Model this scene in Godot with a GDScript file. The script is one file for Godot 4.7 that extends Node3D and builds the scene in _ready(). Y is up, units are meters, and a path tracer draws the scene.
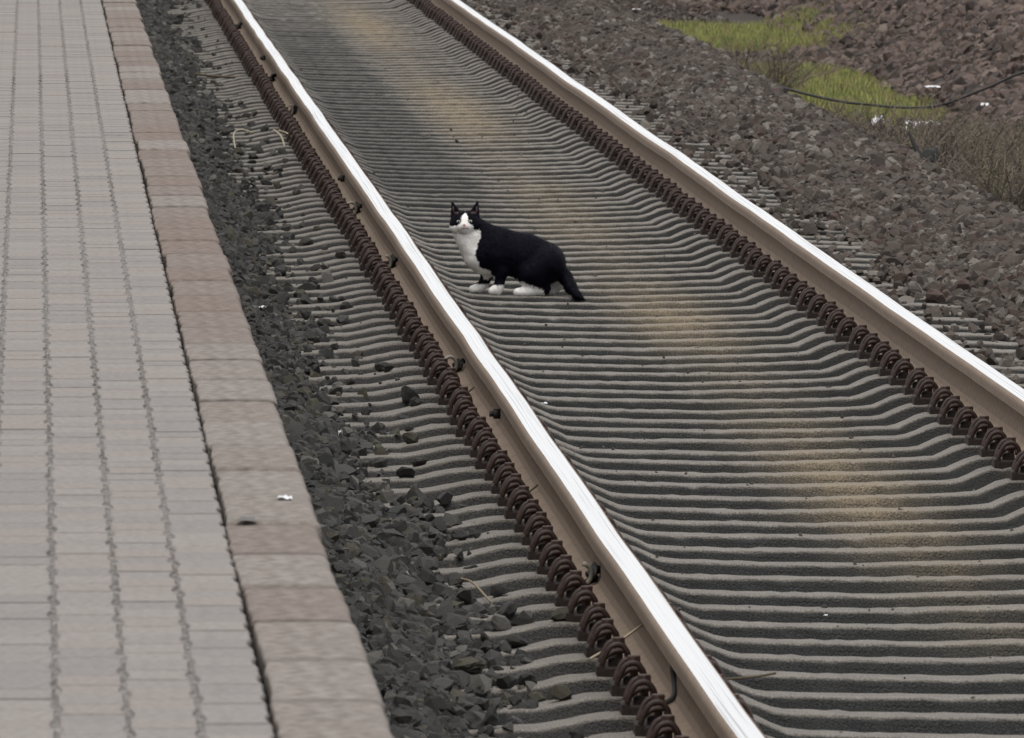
extends Node3D
# A cat on a railway track beside a platform. x = to the right across the track, y = up (0 = top of the rails),
# -z = along the track, away from the camera.

const RAIL_X := [1.421, 2.928]
const TRACK_X := 2.1745
const PITCH := 0.6
const CAT_SLEEPER := 46
const SLEEPERS := 142
const FIRST_SLEEPER := 24.39            # distance of the nearest sleeper's middle
const PLATFORM_TOP := 0.55
const KERB_IN := 0.357
const KERB_OUT := 0.527

var rng := RandomNumberGenerator.new()
var broad := FastNoiseLite.new()
var fine := FastNoiseLite.new()
var taken := {}

# ------------------------------------------------------------------ geometry helper
class Shape:
	var v := PackedVector3Array()
	var n := PackedVector3Array()
	var c := PackedColorArray()
	var u := PackedVector2Array()
	var i := PackedInt32Array()

	func point(p: Vector3, col: Color = Color.WHITE, uv: Vector2 = Vector2.ZERO) -> int:
		v.append(p); n.append(Vector3.ZERO); c.append(col); u.append(uv)
		return v.size() - 1

	func face(a: int, b: int, d: int) -> void:
		i.append(a); i.append(b); i.append(d)

	# smooth normals for the vertices from vs on, and for the triangles from ts on; closed pieces are turned outward
	func finish(vs: int, ts: int, closed: bool = true) -> void:
		var turn := false
		if closed:
			var vol := 0.0
			var o := v[vs]
			for k in range(ts, i.size(), 3):
				vol += (v[i[k]] - o).dot((v[i[k + 2]] - o).cross(v[i[k + 1]] - o))
			turn = vol < 0.0
		for k in range(ts, i.size(), 3):
			if turn:
				var t := i[k + 1]
				i[k + 1] = i[k + 2]; i[k + 2] = t
			var a := v[i[k]]
			var m := (v[i[k + 2]] - a).cross(v[i[k + 1]] - a)
			n[i[k]] += m; n[i[k + 1]] += m; n[i[k + 2]] += m
		for k in range(vs, v.size()):
			n[k] = n[k].normalized() if n[k].length_squared() > 0.0 else Vector3.UP

	# rows of points joined to a sheet; round_rows closes each row, caps fan over the two ends
	func sheet(rows: Array, cols: Array, round_rows: bool, caps: bool, closed: bool) -> void:
		var vs := v.size()
		var ts := i.size()
		var w: int = rows[0].size()
		for r in rows.size():
			for k in w:
				point(rows[r][k], cols[r][k] if cols.size() else Color.WHITE)
		var lim := w if round_rows else w - 1
		for r in rows.size() - 1:
			for k in lim:
				var a := vs + r * w + k
				var b := vs + r * w + (k + 1) % w
				face(a, b, a + w); face(b, b + w, a + w)
		if caps:
			for e in [0, rows.size() - 1]:
				var mid := Vector3.ZERO
				for k in w: mid += rows[e][k]
				var m := point(mid / w, cols[e][0] if cols.size() else Color.WHITE)
				for k in w:
					var a: int = vs + e * w + k
					var b: int = vs + e * w + (k + 1) % w
					if e == 0: face(a, m, b)
					else: face(a, b, m)
		finish(vs, ts, closed)

	func tube(path: Array, radius, sides: int = 6, col: Color = Color.WHITE) -> void:
		var rows := []
		var cols := []
		var side := Vector3.ZERO
		for k in path.size():
			var dir: Vector3 = (path[mini(k + 1, path.size() - 1)] - path[maxi(k - 1, 0)]).normalized()
			if side == Vector3.ZERO:
				side = dir.cross(Vector3.UP if absf(dir.y) < 0.9 else Vector3.RIGHT).normalized()
			side = (side - dir * side.dot(dir)).normalized()
			var up := dir.cross(side)
			var r: float = radius[k] if radius is Array else radius
			var row := PackedVector3Array()
			var cr := PackedColorArray()
			for s in sides:
				var a := TAU * s / sides
				row.append(path[k] + (side * cos(a) + up * sin(a)) * r); cr.append(col)
			rows.append(row); cols.append(cr)
		sheet(rows, cols, true, true, true)

	# a flat-shaded prism over an outline in the xz plane with a chamfered top
	func prism(outline: Array, y0: float, y1: float, bevel: float, col: Color = Color.WHITE, rim: Color = Color(-1, 0, 0)) -> void:
		var mid := Vector2.ZERO
		for p in outline: mid += p
		mid /= outline.size()
		var rings := [[y0, 0.0], [y1 - bevel, 0.0], [y1, bevel]]
		for r in 2:
			for k in outline.size():
				var q := []
				for e in [[r, k], [r, (k + 1) % outline.size()], [r + 1, (k + 1) % outline.size()], [r + 1, k]]:
					var p: Vector2 = outline[e[1]]
					var ins: Vector2 = p - Vector2(signf(p.x - mid.x), signf(p.y - mid.y)) * rings[e[0]][1]
					q.append(Vector3(ins.x, rings[e[0]][0], ins.y))
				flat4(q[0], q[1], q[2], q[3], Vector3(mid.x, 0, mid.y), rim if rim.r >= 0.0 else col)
		var vs := v.size()
		var ts := i.size()
		var m := point(Vector3(mid.x, y1, mid.y), col)
		for k in outline.size():
			var p: Vector2 = outline[k]
			point(Vector3(p.x - signf(p.x - mid.x) * bevel, y1, p.y - signf(p.y - mid.y) * bevel), col)
		for k in outline.size():
			var a := vs + 1 + k
			var b := vs + 1 + (k + 1) % outline.size()
			if (v[b] - v[m]).cross(v[a] - v[m]).y > 0: face(m, a, b)
			else: face(m, b, a)
		finish(vs, ts, false)

	func flat4(a: Vector3, b: Vector3, d: Vector3, e: Vector3, inside: Vector3, col: Color) -> void:
		var vs := v.size()
		var ts := i.size()
		for p in [a, b, d, e]: point(p, col)
		var m := (d - a).cross(b - a)
		var away := (a + d) * 0.5 - inside
		if absf(m.normalized().y) < 0.99: away.y = maxf(away.y, 0) * 0.0 + (0.0 if absf(m.normalized().y) < 0.2 else away.y)
		if m.dot(away) > 0: face(vs, vs + 1, vs + 2); face(vs, vs + 2, vs + 3)
		else: face(vs, vs + 2, vs + 1); face(vs, vs + 3, vs + 2)
		finish(vs, ts, false)

	func box(lo: Vector3, hi: Vector3, col: Color = Color.WHITE, bevel: float = 0.0) -> void:
		if bevel > 0.0:
			prism([Vector2(lo.x, lo.z), Vector2(hi.x, lo.z), Vector2(hi.x, hi.z), Vector2(lo.x, hi.z)], lo.y, hi.y, bevel, col)
			return
		var p := func(a: int) -> Vector3: return Vector3(hi.x if a & 1 else lo.x, hi.y if a & 2 else lo.y, hi.z if a & 4 else lo.z)
		for q in [[0, 1, 3, 2], [4, 6, 7, 5], [0, 4, 5, 1], [2, 3, 7, 6], [0, 2, 6, 4], [1, 5, 7, 3]]:
			var vs := v.size()
			for k in q: point(p.call(k), col)
			var ts := i.size()
			var m := (v[vs + 2] - v[vs]).cross(v[vs + 1] - v[vs])
			if m.dot((v[vs] + v[vs + 2]) * 0.5 - (lo + hi) * 0.5) > 0: face(vs, vs + 1, vs + 2); face(vs, vs + 2, vs + 3)
			else: face(vs, vs + 2, vs + 1); face(vs, vs + 3, vs + 2)
			finish(vs, ts, false)

	func mesh(mat: Material = null) -> ArrayMesh:
		var a := []
		a.resize(Mesh.ARRAY_MAX)
		a[Mesh.ARRAY_VERTEX] = v; a[Mesh.ARRAY_NORMAL] = n; a[Mesh.ARRAY_COLOR] = c; a[Mesh.ARRAY_TEX_UV] = u; a[Mesh.ARRAY_INDEX] = i
		var m := ArrayMesh.new()
		m.add_surface_from_arrays(Mesh.PRIMITIVE_TRIANGLES, a)
		if mat: m.surface_set_material(0, mat)
		return m

# ------------------------------------------------------------------ naming helpers
func numbered(called: String) -> String:
	var k: int = taken.get(called, 0)
	taken[called] = k + 1
	return called if k == 0 else "%s_%03d" % [called, k]

func tag(o: Node3D, label: String, category: String, group: String = "", kind: String = "") -> Node3D:
	if label: o.set_meta("label", label)
	if category: o.set_meta("category", category)
	if group: o.set_meta("group", group)
	if kind: o.set_meta("kind", kind)
	return o

func thing(called: String, at: Vector3) -> Node3D:
	var o := Node3D.new()
	o.name = numbered(called); o.position = at
	add_child(o)
	return o

func put(called: String, mesh: Mesh, parent: Node3D, at: Vector3 = Vector3.ZERO) -> MeshInstance3D:
	var o := MeshInstance3D.new()
	o.name = numbered(called) if parent == self else called
	o.mesh = mesh; o.position = at
	parent.add_child(o, true)
	return o

func noise_map(sd: int, freq: float, dark: Color, light: Color, octaves: int = 4, size: int = 512, cellular: bool = false) -> NoiseTexture2D:
	var f := FastNoiseLite.new()
	f.seed = sd; f.frequency = freq; f.fractal_octaves = octaves
	f.noise_type = FastNoiseLite.TYPE_CELLULAR if cellular else FastNoiseLite.TYPE_SIMPLEX_SMOOTH
	var t := NoiseTexture2D.new()
	t.width = size; t.height = size; t.seamless = true; t.noise = f
	var g := Gradient.new()
	g.set_color(0, dark); g.set_color(1, light)
	t.color_ramp = g
	return t

func stuff_mat(albedo: Color, rough: float, map: Texture2D = null, scale: float = 1.0, relief: Texture2D = null, relief_cm: float = 0.0, vertex: bool = false) -> StandardMaterial3D:
	var m := StandardMaterial3D.new()
	m.albedo_color = albedo; m.roughness = rough
	m.vertex_color_use_as_albedo = vertex
	m.uv1_triplanar = true; m.uv1_world_triplanar = true
	m.uv1_scale = Vector3(scale, scale, scale)
	if map: m.albedo_texture = map
	if relief:
		m.heightmap_enabled = true; m.heightmap_texture = relief; m.heightmap_scale = relief_cm
	return m

func lin(r: float, g: float, b: float) -> Color:      # an sRGB byte colour as linear values
	return Color(r / 255.0, g / 255.0, b / 255.0).srgb_to_linear()

func smooth_path(p: Array, steps: int) -> Array:       # Catmull-Rom
	var out := []
	for k in p.size() - 1:
		var a: Vector3 = p[maxi(k - 1, 0)]
		var b: Vector3 = p[k]
		var c: Vector3 = p[k + 1]
		var d: Vector3 = p[mini(k + 2, p.size() - 1)]
		for s in steps:
			out.append(b.cubic_interpolate(c, a, d, float(s) / steps))
	out.append(p[p.size() - 1])
	return out

func curve(points: Array, x: float) -> float:           # piecewise smooth lookup
	if x <= points[0][0]: return points[0][1]
	for k in points.size() - 1:
		if x <= points[k + 1][0]:
			var t: float = (x - points[k][0]) / (points[k + 1][0] - points[k][0])
			return lerpf(points[k][1], points[k + 1][1], smoothstep(0.0, 1.0, t))
	return points[points.size() - 1][1]

# ------------------------------------------------------------------ ground
const BED := [[0.5, -0.13], [0.75, -0.15], [1.02, -0.225], [1.3, -0.29], [2.2, -0.33], [3.1, -0.29], [3.46, -0.245], [3.85, -0.19], [4.22, -0.20], [4.98, -0.69], [6.0, -0.72], [6.5, -0.55], [7.0, -0.25], [7.6, -0.27], [12.0, -0.27]]

func bed(x: float, d: float) -> float:
	var k := 0.0
	if x > 4.0 and x < 5.2: k = 0.12 * broad.get_noise_2d(d * 0.35, 5.0)
	if x > 5.6 and x < 7.2: k = 0.3 * broad.get_noise_2d(d * 0.22, 55.0)
	return curve(BED, x + k) + 0.02 * broad.get_noise_2d(x * 3.0, d * 3.0)

func sleeper_top(q: float) -> float:                    # q = metres across from the middle of the track
	var pts := [[0.0, -0.053], [0.34, -0.047], [0.505, -0.041], [0.525, -0.037], [0.60, -0.004], [0.63, 0.0], [0.90, 0.0], [0.94, -0.004], [1.05, -0.027], [1.3, -0.036]]
	var x := absf(q)
	for k in pts.size() - 1:
		if x <= pts[k + 1][0]: return -0.172 + lerpf(pts[k][1], pts[k + 1][1], (x - pts[k][0]) / (pts[k + 1][0] - pts[k][0]))
	return -0.208

func rock(sd: int) -> Shape:
	# a lump cut by random planes: flat faces and sharp edges like crushed stone
	var r := RandomNumberGenerator.new()
	r.seed = sd
	var cuts := []
	for k in 8:
		cuts.append([Vector3(r.randfn(), r.randfn() * 0.8, r.randfn()).normalized(), r.randf_range(0.20, 0.40)])
	var s := Shape.new()
	for side in 6:
		var ax := side >> 1
		var sg := 1.0 if side & 1 else -1.0
		var at := func(a: int, b: int) -> Vector3:
			var d := Vector3.ZERO
			d[ax] = sg; d[(ax + 1) % 3] = a - 1.0; d[(ax + 2) % 3] = b - 1.0
			d = d.normalized()
			var p := d * (0.60 + 0.2 * fine.get_noise_3d(d.x * 2.0 + sd * 3.7, d.y * 2.0, d.z * 2.0))
			for c in cuts: p -= c[0] * maxf(0.0, p.dot(c[0]) - c[1])
			return p * Vector3(1.0, 0.8, 1.0)
		for a in 2:
			for b in 2:
				for t in [[[0, 0], [1, 0], [1, 1]], [[0, 0], [1, 1], [0, 1]]]:
					var vs := s.v.size()
					var ts := s.i.size()
					for e in t: s.point(at.call(a + e[0], b + e[1]))
					var m := (s.v[vs + 2] - s.v[vs]).cross(s.v[vs + 1] - s.v[vs])
					if m.dot(s.v[vs] + s.v[vs + 1] + s.v[vs + 2]) > 0: s.face(vs, vs + 1, vs + 2)
					else: s.face(vs, vs + 2, vs + 1)
					s.finish(vs, ts, false)
	return s

func stones(parent: Node3D, mesh: Mesh, spots: Array) -> void:      # spots: [Transform3D, Color]
	var mm := MultiMesh.new()
	mm.transform_format = MultiMesh.TRANSFORM_3D
	mm.use_colors = true
	mm.mesh = mesh
	mm.instance_count = spots.size()
	for k in spots.size():
		mm.set_instance_transform(k, spots[k][0])
		mm.set_instance_color(k, spots[k][1])
	var o := MultiMeshInstance3D.new()
	o.name = "stones"; o.multimesh = mm
	parent.add_child(o, true)

func stone_at(x: float, y: float, d: float, size: float) -> Transform3D:
	var b := Basis.from_euler(Vector3(rng.randf_range(-0.7, 0.7), rng.randf() * TAU, rng.randf_range(-0.7, 0.7)))
	b = b.scaled_local(Vector3(rng.randf_range(0.75, 1.35), rng.randf_range(0.7, 1.2), rng.randf_range(0.75, 1.25)) * size)
	return Transform3D(b, Vector3(x, y, -d))

func scatter(called: String, label: String, mat: Material, x0: float, x1: float, d0: float, d1: float, per_m2: float, size: Vector2, pick: Callable, keep: Callable, lift: Callable) -> void:
	var o := thing(called, Vector3.ZERO)
	tag(o, label, "ballast", "", "stuff")
	var sets := [[], [], [], [], []]
	var total := int((x1 - x0) * (d1 - d0) * per_m2)
	for k in total:
		var x := rng.randf_range(x0, x1)
		var d := rng.randf_range(d0, d1)
		if not keep.call(x, d): continue
		var s := rng.randf_range(size.x, size.y)
		s *= 0.75 + 0.75 * pow(rng.randf(), 3.0)
		var y: float = lift.call(x, d) + s * rng.randf_range(-0.15, 0.32)
		sets[k % 5].append([stone_at(x, y, d, s), pick.call(x, d)])
	for k in 5: stones(o, rock(100 + k).mesh(mat), sets[k])

# ------------------------------------------------------------------ sleepers and rails
func sleeper_mesh(sd: int, sand: float, oil: float, mat: Material) -> ArrayMesh:
	var s := Shape.new()
	var rows := []
	var cols := []
	for k in 88:
		var q := -1.3 + 2.6 * k / 87.0
		var top := sleeper_top(q)
		var half := lerpf(0.068, 0.085, smoothstep(0.45, 0.65, absf(q)))
		var e := 1.0 if k > 0 and k < 87 else 0.96
		var pts := PackedVector3Array()
		var cs := PackedColorArray()
		var prof := [[0.145, -0.22], [half + 0.040, -0.11], [half + 0.013, -0.050], [half + 0.0065, -0.017], [half + 0.0045, -0.0085], [half + 0.0022, -0.0026], [half - 0.001, -0.0003], [half - 0.008, 0.0], [0.0, 0.001]]
		for side in [1, -1]:
			for j in prof.size():
				var p = prof[j if side == 1 else prof.size() - 1 - j]
				if side == -1 and j == 0: continue
				var edge := fine.get_noise_3d(q * 26.0, p[1] * 120.0 + side * 9.0, sd * 17.0)
				var chip := maxf(0.0, fine.get_noise_3d(q * 60.0, side * 31.0, sd * 7.0) - 0.35) * 0.02 if j > 3 and j < 8 else 0.0
				var z: float = side * p[0] * e + edge * 0.003 - side * chip
				var y: float = top + p[1] + edge * 0.0035 - chip * 0.7 + broad.get_noise_2d(q * 5.0, sd * 11.0) * 0.004
				pts.append(Vector3(q, y, z))
				var t := 0.5 + 0.5 * fine.get_noise_3d(q * 9.0, z * 30.0, sd * 5.0 + y * 30.0)
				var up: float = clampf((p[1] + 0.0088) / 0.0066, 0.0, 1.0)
				# shade is put into the side colour along with brake dust; tops painted paler
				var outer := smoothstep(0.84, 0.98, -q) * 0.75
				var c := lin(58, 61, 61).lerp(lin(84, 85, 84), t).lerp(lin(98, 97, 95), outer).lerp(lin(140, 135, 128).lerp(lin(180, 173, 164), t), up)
				# brake dust and rust washed down beside the rails; sand dropped along the middle of the track
				var rust := exp(-pow((absf(q) - 0.755) / 0.13, 2.0)) * 0.55
				c = c.lerp(lin(88, 76, 68), rust)
				# oil dripped along the left half of the four-foot
				var drip := smoothstep(-0.68, -0.5, q) * (1.0 - smoothstep(-0.16, 0.02, q + 0.1 * broad.get_noise_2d(sd * 20.0, 9.0))) * oil
				c = c.lerp(lin(74, 75, 75), drip * 0.6)
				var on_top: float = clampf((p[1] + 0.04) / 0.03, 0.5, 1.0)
				var w := exp(-pow((q - 0.19 - 0.04 * broad.get_noise_2d(sd * 30.0, 2.0)) / 0.17, 2.0)) * sand * on_top
				w *= clampf(0.95 + 0.6 * fine.get_noise_3d(q * 30.0, z * 40.0, sd * 3.0), 0.0, 1.2)
				c = c.lerp(lin(180, 165, 141), clampf(w, 0.0, 1.0))
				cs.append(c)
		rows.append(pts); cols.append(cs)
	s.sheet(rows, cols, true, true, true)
	return s.mesh(mat)

func clip_mesh(mat: Material) -> ArrayMesh:
	var s := Shape.new()
	var half := [Vector3(-0.014, 0.056, 0.0), Vector3(-0.012, 0.056, 0.016), Vector3(0.012, 0.054, 0.022), Vector3(0.032, 0.040, 0.026), Vector3(0.042, 0.018, 0.034),
		Vector3(0.042, 0.013, 0.049), Vector3(0.036, 0.040, 0.058), Vector3(0.020, 0.068, 0.061), Vector3(-0.002, 0.072, 0.061), Vector3(-0.018, 0.055, 0.058), Vector3(-0.022, 0.032, 0.049)]
	var pts := []
	for k in range(half.size() - 1, 0, -1): pts.append(half[k] * Vector3(1, 1, -1))
	pts.append_array(half)
	s.tube(smooth_path(pts, 3), 0.0066, 7)
	return s.mesh(mat)

func bolt_mesh(mat: Material) -> ArrayMesh:
	var s := Shape.new()
	var ring := func(r: float, sides: int, turn: float) -> Array:
		var o := []
		for k in sides: o.append(Vector2(cos(TAU * k / sides + turn), sin(TAU * k / sides + turn)) * r)
		return o
	s.prism(ring.call(0.019, 10, 0.0), 0.062, 0.067, 0.001)
	s.prism(ring.call(0.0155, 6, 0.4), 0.0665, 0.086, 0.002)
	s.prism(ring.call(0.010, 8, 0.0), 0.0, 0.063, 0.001)
	return s.mesh(mat)

func plate_mesh(mat: Material) -> ArrayMesh:
	var s := Shape.new()
	s.box(Vector3(-0.012, -0.012, -0.064), Vector3(0.034, 0.020, 0.064), Color.WHITE, 0.003)
	s.box(Vector3(0.034, -0.012, -0.060), Vector3(0.052, 0.027, 0.060), Color.WHITE, 0.005)
	s.box(Vector3(-0.010, 0.0195, -0.018), Vector3(0.024, 0.040, 0.018), Color.WHITE, 0.004)
	return s.mesh(mat)

func rail_sway(which: int, d: float) -> Vector2:
	return Vector2(broad.get_noise_2d(d * 1.1, 300.0 + which * 70.0) * 0.006, broad.get_noise_2d(d * 0.8, 500.0 + which * 90.0) * 0.006)

func rail_strip(s: Shape, which: int, prof: Array, d0: float, d1: float, step: float, soft: bool, u0: float, u1: float) -> void:
	# prof: outline points (x, y); every span gets its own vertices unless soft
	var count := int((d1 - d0) / step) + 1
	var spans := [prof] if soft else []
	if not soft:
		for k in prof.size() - 1: spans.append([prof[k], prof[k + 1]])
	for sp in spans:
		var vs := s.v.size()
		var ts := s.i.size()
		for r in count:
			var d := d0 + r * step
			var w := rail_sway(which, d)
			for k in sp.size():
				s.point(Vector3(RAIL_X[which] + sp[k].x + w.x, sp[k].y + w.y, -d), Color.WHITE, Vector2(lerpf(u0, u1, float(k) / maxi(sp.size() - 1, 1)), d * 0.025))
		for r in count - 1:
			for k in sp.size() - 1:
				var a: int = vs + r * sp.size() + k
				var b: int = a + sp.size()
				s.face(a, b, a + 1); s.face(a + 1, b, b + 1)
		s.finish(vs, ts, false)

# ------------------------------------------------------------------ surface nets for the cat
func joined(fields: PackedFloat32Array, k: float) -> float:
	var d := fields[0]
	for j in range(1, fields.size()):
		var b := fields[j]
		var h := maxf(k - absf(d - b), 0.0) / k
		d = minf(d, b) - h * h * k * 0.25
	return d

func capsule(p: Vector3, a: Vector3, b: Vector3, ra: float, rb: float) -> float:
	var ab := b - a
	var t := clampf((p - a).dot(ab) / maxf(ab.length_squared(), 1e-9), 0.0, 1.0)
	return p.distance_to(a + ab * t) - lerpf(ra, rb, t)

func nets(s: Shape, lo: Vector3, hi: Vector3, cell: float, field: Callable, paint: Callable) -> void:
	var size := (hi - lo) / cell
	var nx := int(size.x) + 2
	var ny := int(size.y) + 2
	var nz := int(size.z) + 2
	var val := PackedFloat32Array()
	val.resize(nx * ny * nz)
	for z in nz:
		for y in ny:
			for x in nx:
				val[(z * ny + y) * nx + x] = field.call(lo + Vector3(x, y, z) * cell)
	var at := PackedInt32Array()
	at.resize(nx * ny * nz)
	at.fill(-1)
	var vs := s.v.size()
	for z in nz - 1:
		for y in ny - 1:
			for x in nx - 1:
				var base := (z * ny + y) * nx + x
				var inside := 0
				for k in 8:
					if val[base + (k & 1) + ((k >> 1) & 1) * nx + (k >> 2) * nx * ny] < 0.0: inside += 1
				if inside == 0 or inside == 8: continue
				var sum := Vector3.ZERO
				var cuts := 0
				for e in 12:
					var ax := e >> 2
					var o1 := e & 1
					var o2 := (e >> 1) & 1
					var a := Vector3i(0, o1, o2) if ax == 0 else (Vector3i(o1, 0, o2) if ax == 1 else Vector3i(o1, o2, 0))
					var b := a
					b[ax] = 1
					var va := val[base + a.x + a.y * nx + a.z * nx * ny]
					var vb := val[base + b.x + b.y * nx + b.z * nx * ny]
					if (va < 0.0) != (vb < 0.0):
						sum += Vector3(a).lerp(Vector3(b), va / (va - vb))
						cuts += 1
				var p := lo + (Vector3(x, y, z) + sum / cuts) * cell
				at[base] = s.point(p, Color.WHITE)
				var h := cell * 0.6
				var g := Vector3(field.call(p + Vector3(h, 0, 0)) - field.call(p - Vector3(h, 0, 0)), field.call(p + Vector3(0, h, 0)) - field.call(p - Vector3(0, h, 0)), field.call(p + Vector3(0, 0, h)) - field.call(p - Vector3(0, 0, h)))
				s.n[s.n.size() - 1] = g.normalized()
				s.c[s.c.size() - 1] = paint.call(p)
	for z in range(1, nz - 1):
		for y in range(1, ny - 1):
			for x in range(1, nx - 1):
				var base := (z * ny + y) * nx + x
				var here := val[base] < 0.0
				for ax in 3:
					var step: int = [1, nx, nx * ny][ax]
					if here == (val[base + step] < 0.0): continue
					var s1: int = [nx, nx * ny, 1][ax]
					var s2: int = [nx * ny, 1, nx][ax]
					var a := at[base]
					var b := at[base - s1]
					var c := at[base - s1 - s2]
					var d := at[base - s2]
					if a < 0 or b < 0 or c < 0 or d < 0: continue
					if here: s.i.append_array([a, c, b, a, d, c])
					else: s.i.append_array([a, b, c, a, c, d])

func hairs(s: Shape, from: Shape, first: int, last: int, count: int, length: float, lean: Callable) -> void:
	for k in count:
		var j := rng.randi_range(first, last - 1)
		var p := from.v[j]
		var nn := from.n[j]
		var flow: Vector3 = lean.call(p)
		flow = (flow - nn * flow.dot(nn)).normalized()
		var l := length * rng.randf_range(0.6, 1.3)
		var jit := Vector3(rng.randf_range(-1, 1), rng.randf_range(-1, 1), rng.randf_range(-1, 1)) * 0.003
		p += jit
		var side := nn.cross(flow).normalized() * 0.0011
		var tip := p + flow * l * 0.85 + nn * l * rng.randf_range(0.18, 0.5)
		var vs := s.v.size()
		for q in [p - side, p + side, tip]:
			s.point(q - nn * 0.001 if q != tip else q, from.c[j])
			s.n[s.n.size() - 1] = nn
		s.face(vs, vs + 1, vs + 2)

func build_cat(at: Vector3) -> void:
	var o := thing("cat", at)
	tag(o, "black and white cat standing crouched between the rails, looking at the camera", "cat")
	# joints: x to the cat's rear, y up, z towards the near flank. [a, ra, b, rb, flatten in z]
	var bones := [
		[Vector3(-0.125, 0.162, 0), 0.070, Vector3(-0.075, 0.168, 0), 0.085, 1.22],
		[Vector3(-0.075, 0.168, 0), 0.085, Vector3(0.02, 0.150, 0), 0.083, 1.18],
		[Vector3(0.02, 0.150, 0), 0.083, Vector3(0.095, 0.123, 0), 0.083, 1.15],
		[Vector3(-0.15, 0.165, 0.002), 0.062, Vector3(-0.195, 0.245, 0.008), 0.046, 1.05],
		[Vector3(-0.10, 0.20, 0), 0.060, Vector3(-0.175, 0.262, 0.0), 0.044, 1.05],
		[Vector3(-0.158, 0.158, 0.0), 0.054, Vector3(-0.214, 0.242, 0.006), 0.040, 1.05],
		[Vector3(-0.132, 0.128, 0), 0.044, Vector3(-0.09, 0.122, 0), 0.045, 1.0],
		# near foreleg, far foreleg
		[Vector3(-0.085, 0.150, 0.034), 0.040, Vector3(-0.068, 0.095, 0.040), 0.024, 1.0],
		[Vector3(-0.068, 0.095, 0.040), 0.024, Vector3(-0.078, 0.040, 0.042), 0.0165, 1.0],
		[Vector3(-0.078, 0.040, 0.042), 0.0165, Vector3(-0.086, 0.024, 0.042), 0.018, 1.0],
		[Vector3(-0.086, 0.022, 0.042), 0.0155, Vector3(-0.106, 0.0195, 0.044), 0.0135, 1.0],
		[Vector3(-0.125, 0.130, -0.034), 0.038, Vector3(-0.120, 0.085, -0.040), 0.024, 1.0],
		[Vector3(-0.120, 0.085, -0.040), 0.024, Vector3(-0.134, 0.042, -0.042), 0.0165, 1.0],
		[Vector3(-0.134, 0.042, -0.042), 0.0165, Vector3(-0.150, 0.030, -0.042), 0.0175, 1.0],
		[Vector3(-0.153, 0.0265, -0.042), 0.015, Vector3(-0.178, 0.0235, -0.041), 0.0135, 1.0],
		# near hind leg: thigh, shank, foot
		[Vector3(0.105, 0.125, 0.035), 0.064, Vector3(0.040, 0.085, 0.050), 0.050, 1.0],
		[Vector3(0.105, 0.105, 0.035), 0.058, Vector3(0.075, 0.065, 0.048), 0.043, 1.0],
		[Vector3(0.030, 0.066, 0.052), 0.030, Vector3(0.098, 0.028, 0.052), 0.019, 1.0],
		[Vector3(0.094, 0.022, 0.052), 0.019, Vector3(0.030, 0.017, 0.056), 0.0165, 1.0],
		[Vector3(0.030, 0.017, 0.056), 0.0165, Vector3(-0.008, 0.0145, 0.058), 0.0155, 1.0],
		# far hind leg
		[Vector3(0.120, 0.115, -0.035), 0.060, Vector3(0.085, 0.075, -0.048), 0.044, 1.0],
		[Vector3(0.085, 0.070, -0.050), 0.030, Vector3(0.160, 0.045, -0.050), 0.021, 1.0],
		[Vector3(0.158, 0.043, -0.050), 0.021, Vector3(0.122, 0.017, -0.052), 0.017, 1.0],
		[Vector3(0.122, 0.017, -0.052), 0.017, Vector3(0.092, 0.0145, -0.053), 0.0155, 1.0],
		# tail
		[Vector3(0.132, 0.115, 0), 0.034, Vector3(0.176, 0.070, 0.020), 0.026, 1.0],
		[Vector3(0.176, 0.070, 0.020), 0.026, Vector3(0.196, 0.032, 0.055), 0.0235, 1.0],
		[Vector3(0.196, 0.032, 0.055), 0.0235, Vector3(0.218, 0.004, 0.095), 0.016, 1.0],
		[Vector3(0.218, 0.004, 0.095), 0.016, Vector3(0.244, -0.012, 0.118), 0.006, 1.0],
	]
	var tail_from := bones.size() - 4
	var field := func(p: Vector3) -> float:
		var d := 1.0
		for k in bones.size():
			var b: Array = bones[k]
			var flat: float = b[4]
			var q := Vector3(p.x, p.y, p.z * flat)
			var a0: Vector3 = b[0]
			var b0: Vector3 = b[2]
			var e := capsule(q, Vector3(a0.x, a0.y, a0.z * flat), Vector3(b0.x, b0.y, b0.z * flat), b[1], b[3])
			var w := 0.026 if k < 7 else (0.012 if k >= tail_from else 0.016)
			var h := maxf(w - absf(d - e), 0.0) / w
			d = minf(d, e) - h * h * w * 0.25
		d = maxf(d, 0.0 - p.y) if p.y < 0.03 and p.x > -0.03 and p.x < 0.165 else d
		return d + fine.get_noise_3d(p.x * 60.0, p.y * 60.0, p.z * 60.0) * 0.0015
	var black := Color(0.0035, 0.0035, 0.0042)
	var white := Color(0.86, 0.845, 0.82)
	var grey_white := Color(0.60, 0.58, 0.55)
	var coat := func(p: Vector3) -> Color:
		var j := fine.get_noise_3d(p.x * 45.0, p.y * 45.0, p.z * 45.0) * 0.005
		var w := false
		# front feet and the socks on them
		if p.x < -0.045 and p.y < 0.043 + j: w = true
		# chest: white in front of a line that runs from the jaw down to between the forelegs
		var line := curve([[0.06, -0.100], [0.085, -0.098], [0.115, -0.155], [0.16, -0.172], [0.20, -0.158], [0.235, -0.150], [0.27, -0.158]], p.y) + j
		if p.y > 0.05 and p.x < line and not (p.z < -0.02 and p.y < 0.085): w = true
		if p.z > 0.02 and p.y < 0.10 and p.y > 0.05 and p.x > -0.11: w = false
		# belly under the ribs
		if p.y < 0.066 + j and p.y > 0.03 and p.x > -0.06 and p.x < 0.02 and p.z < 0.03: w = true
		# hind feet
		var foot_top := curve([[-0.03, 0.045], [0.005, 0.058], [0.05, 0.040], [0.088, 0.026], [0.1, 0.0]], p.x)
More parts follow.
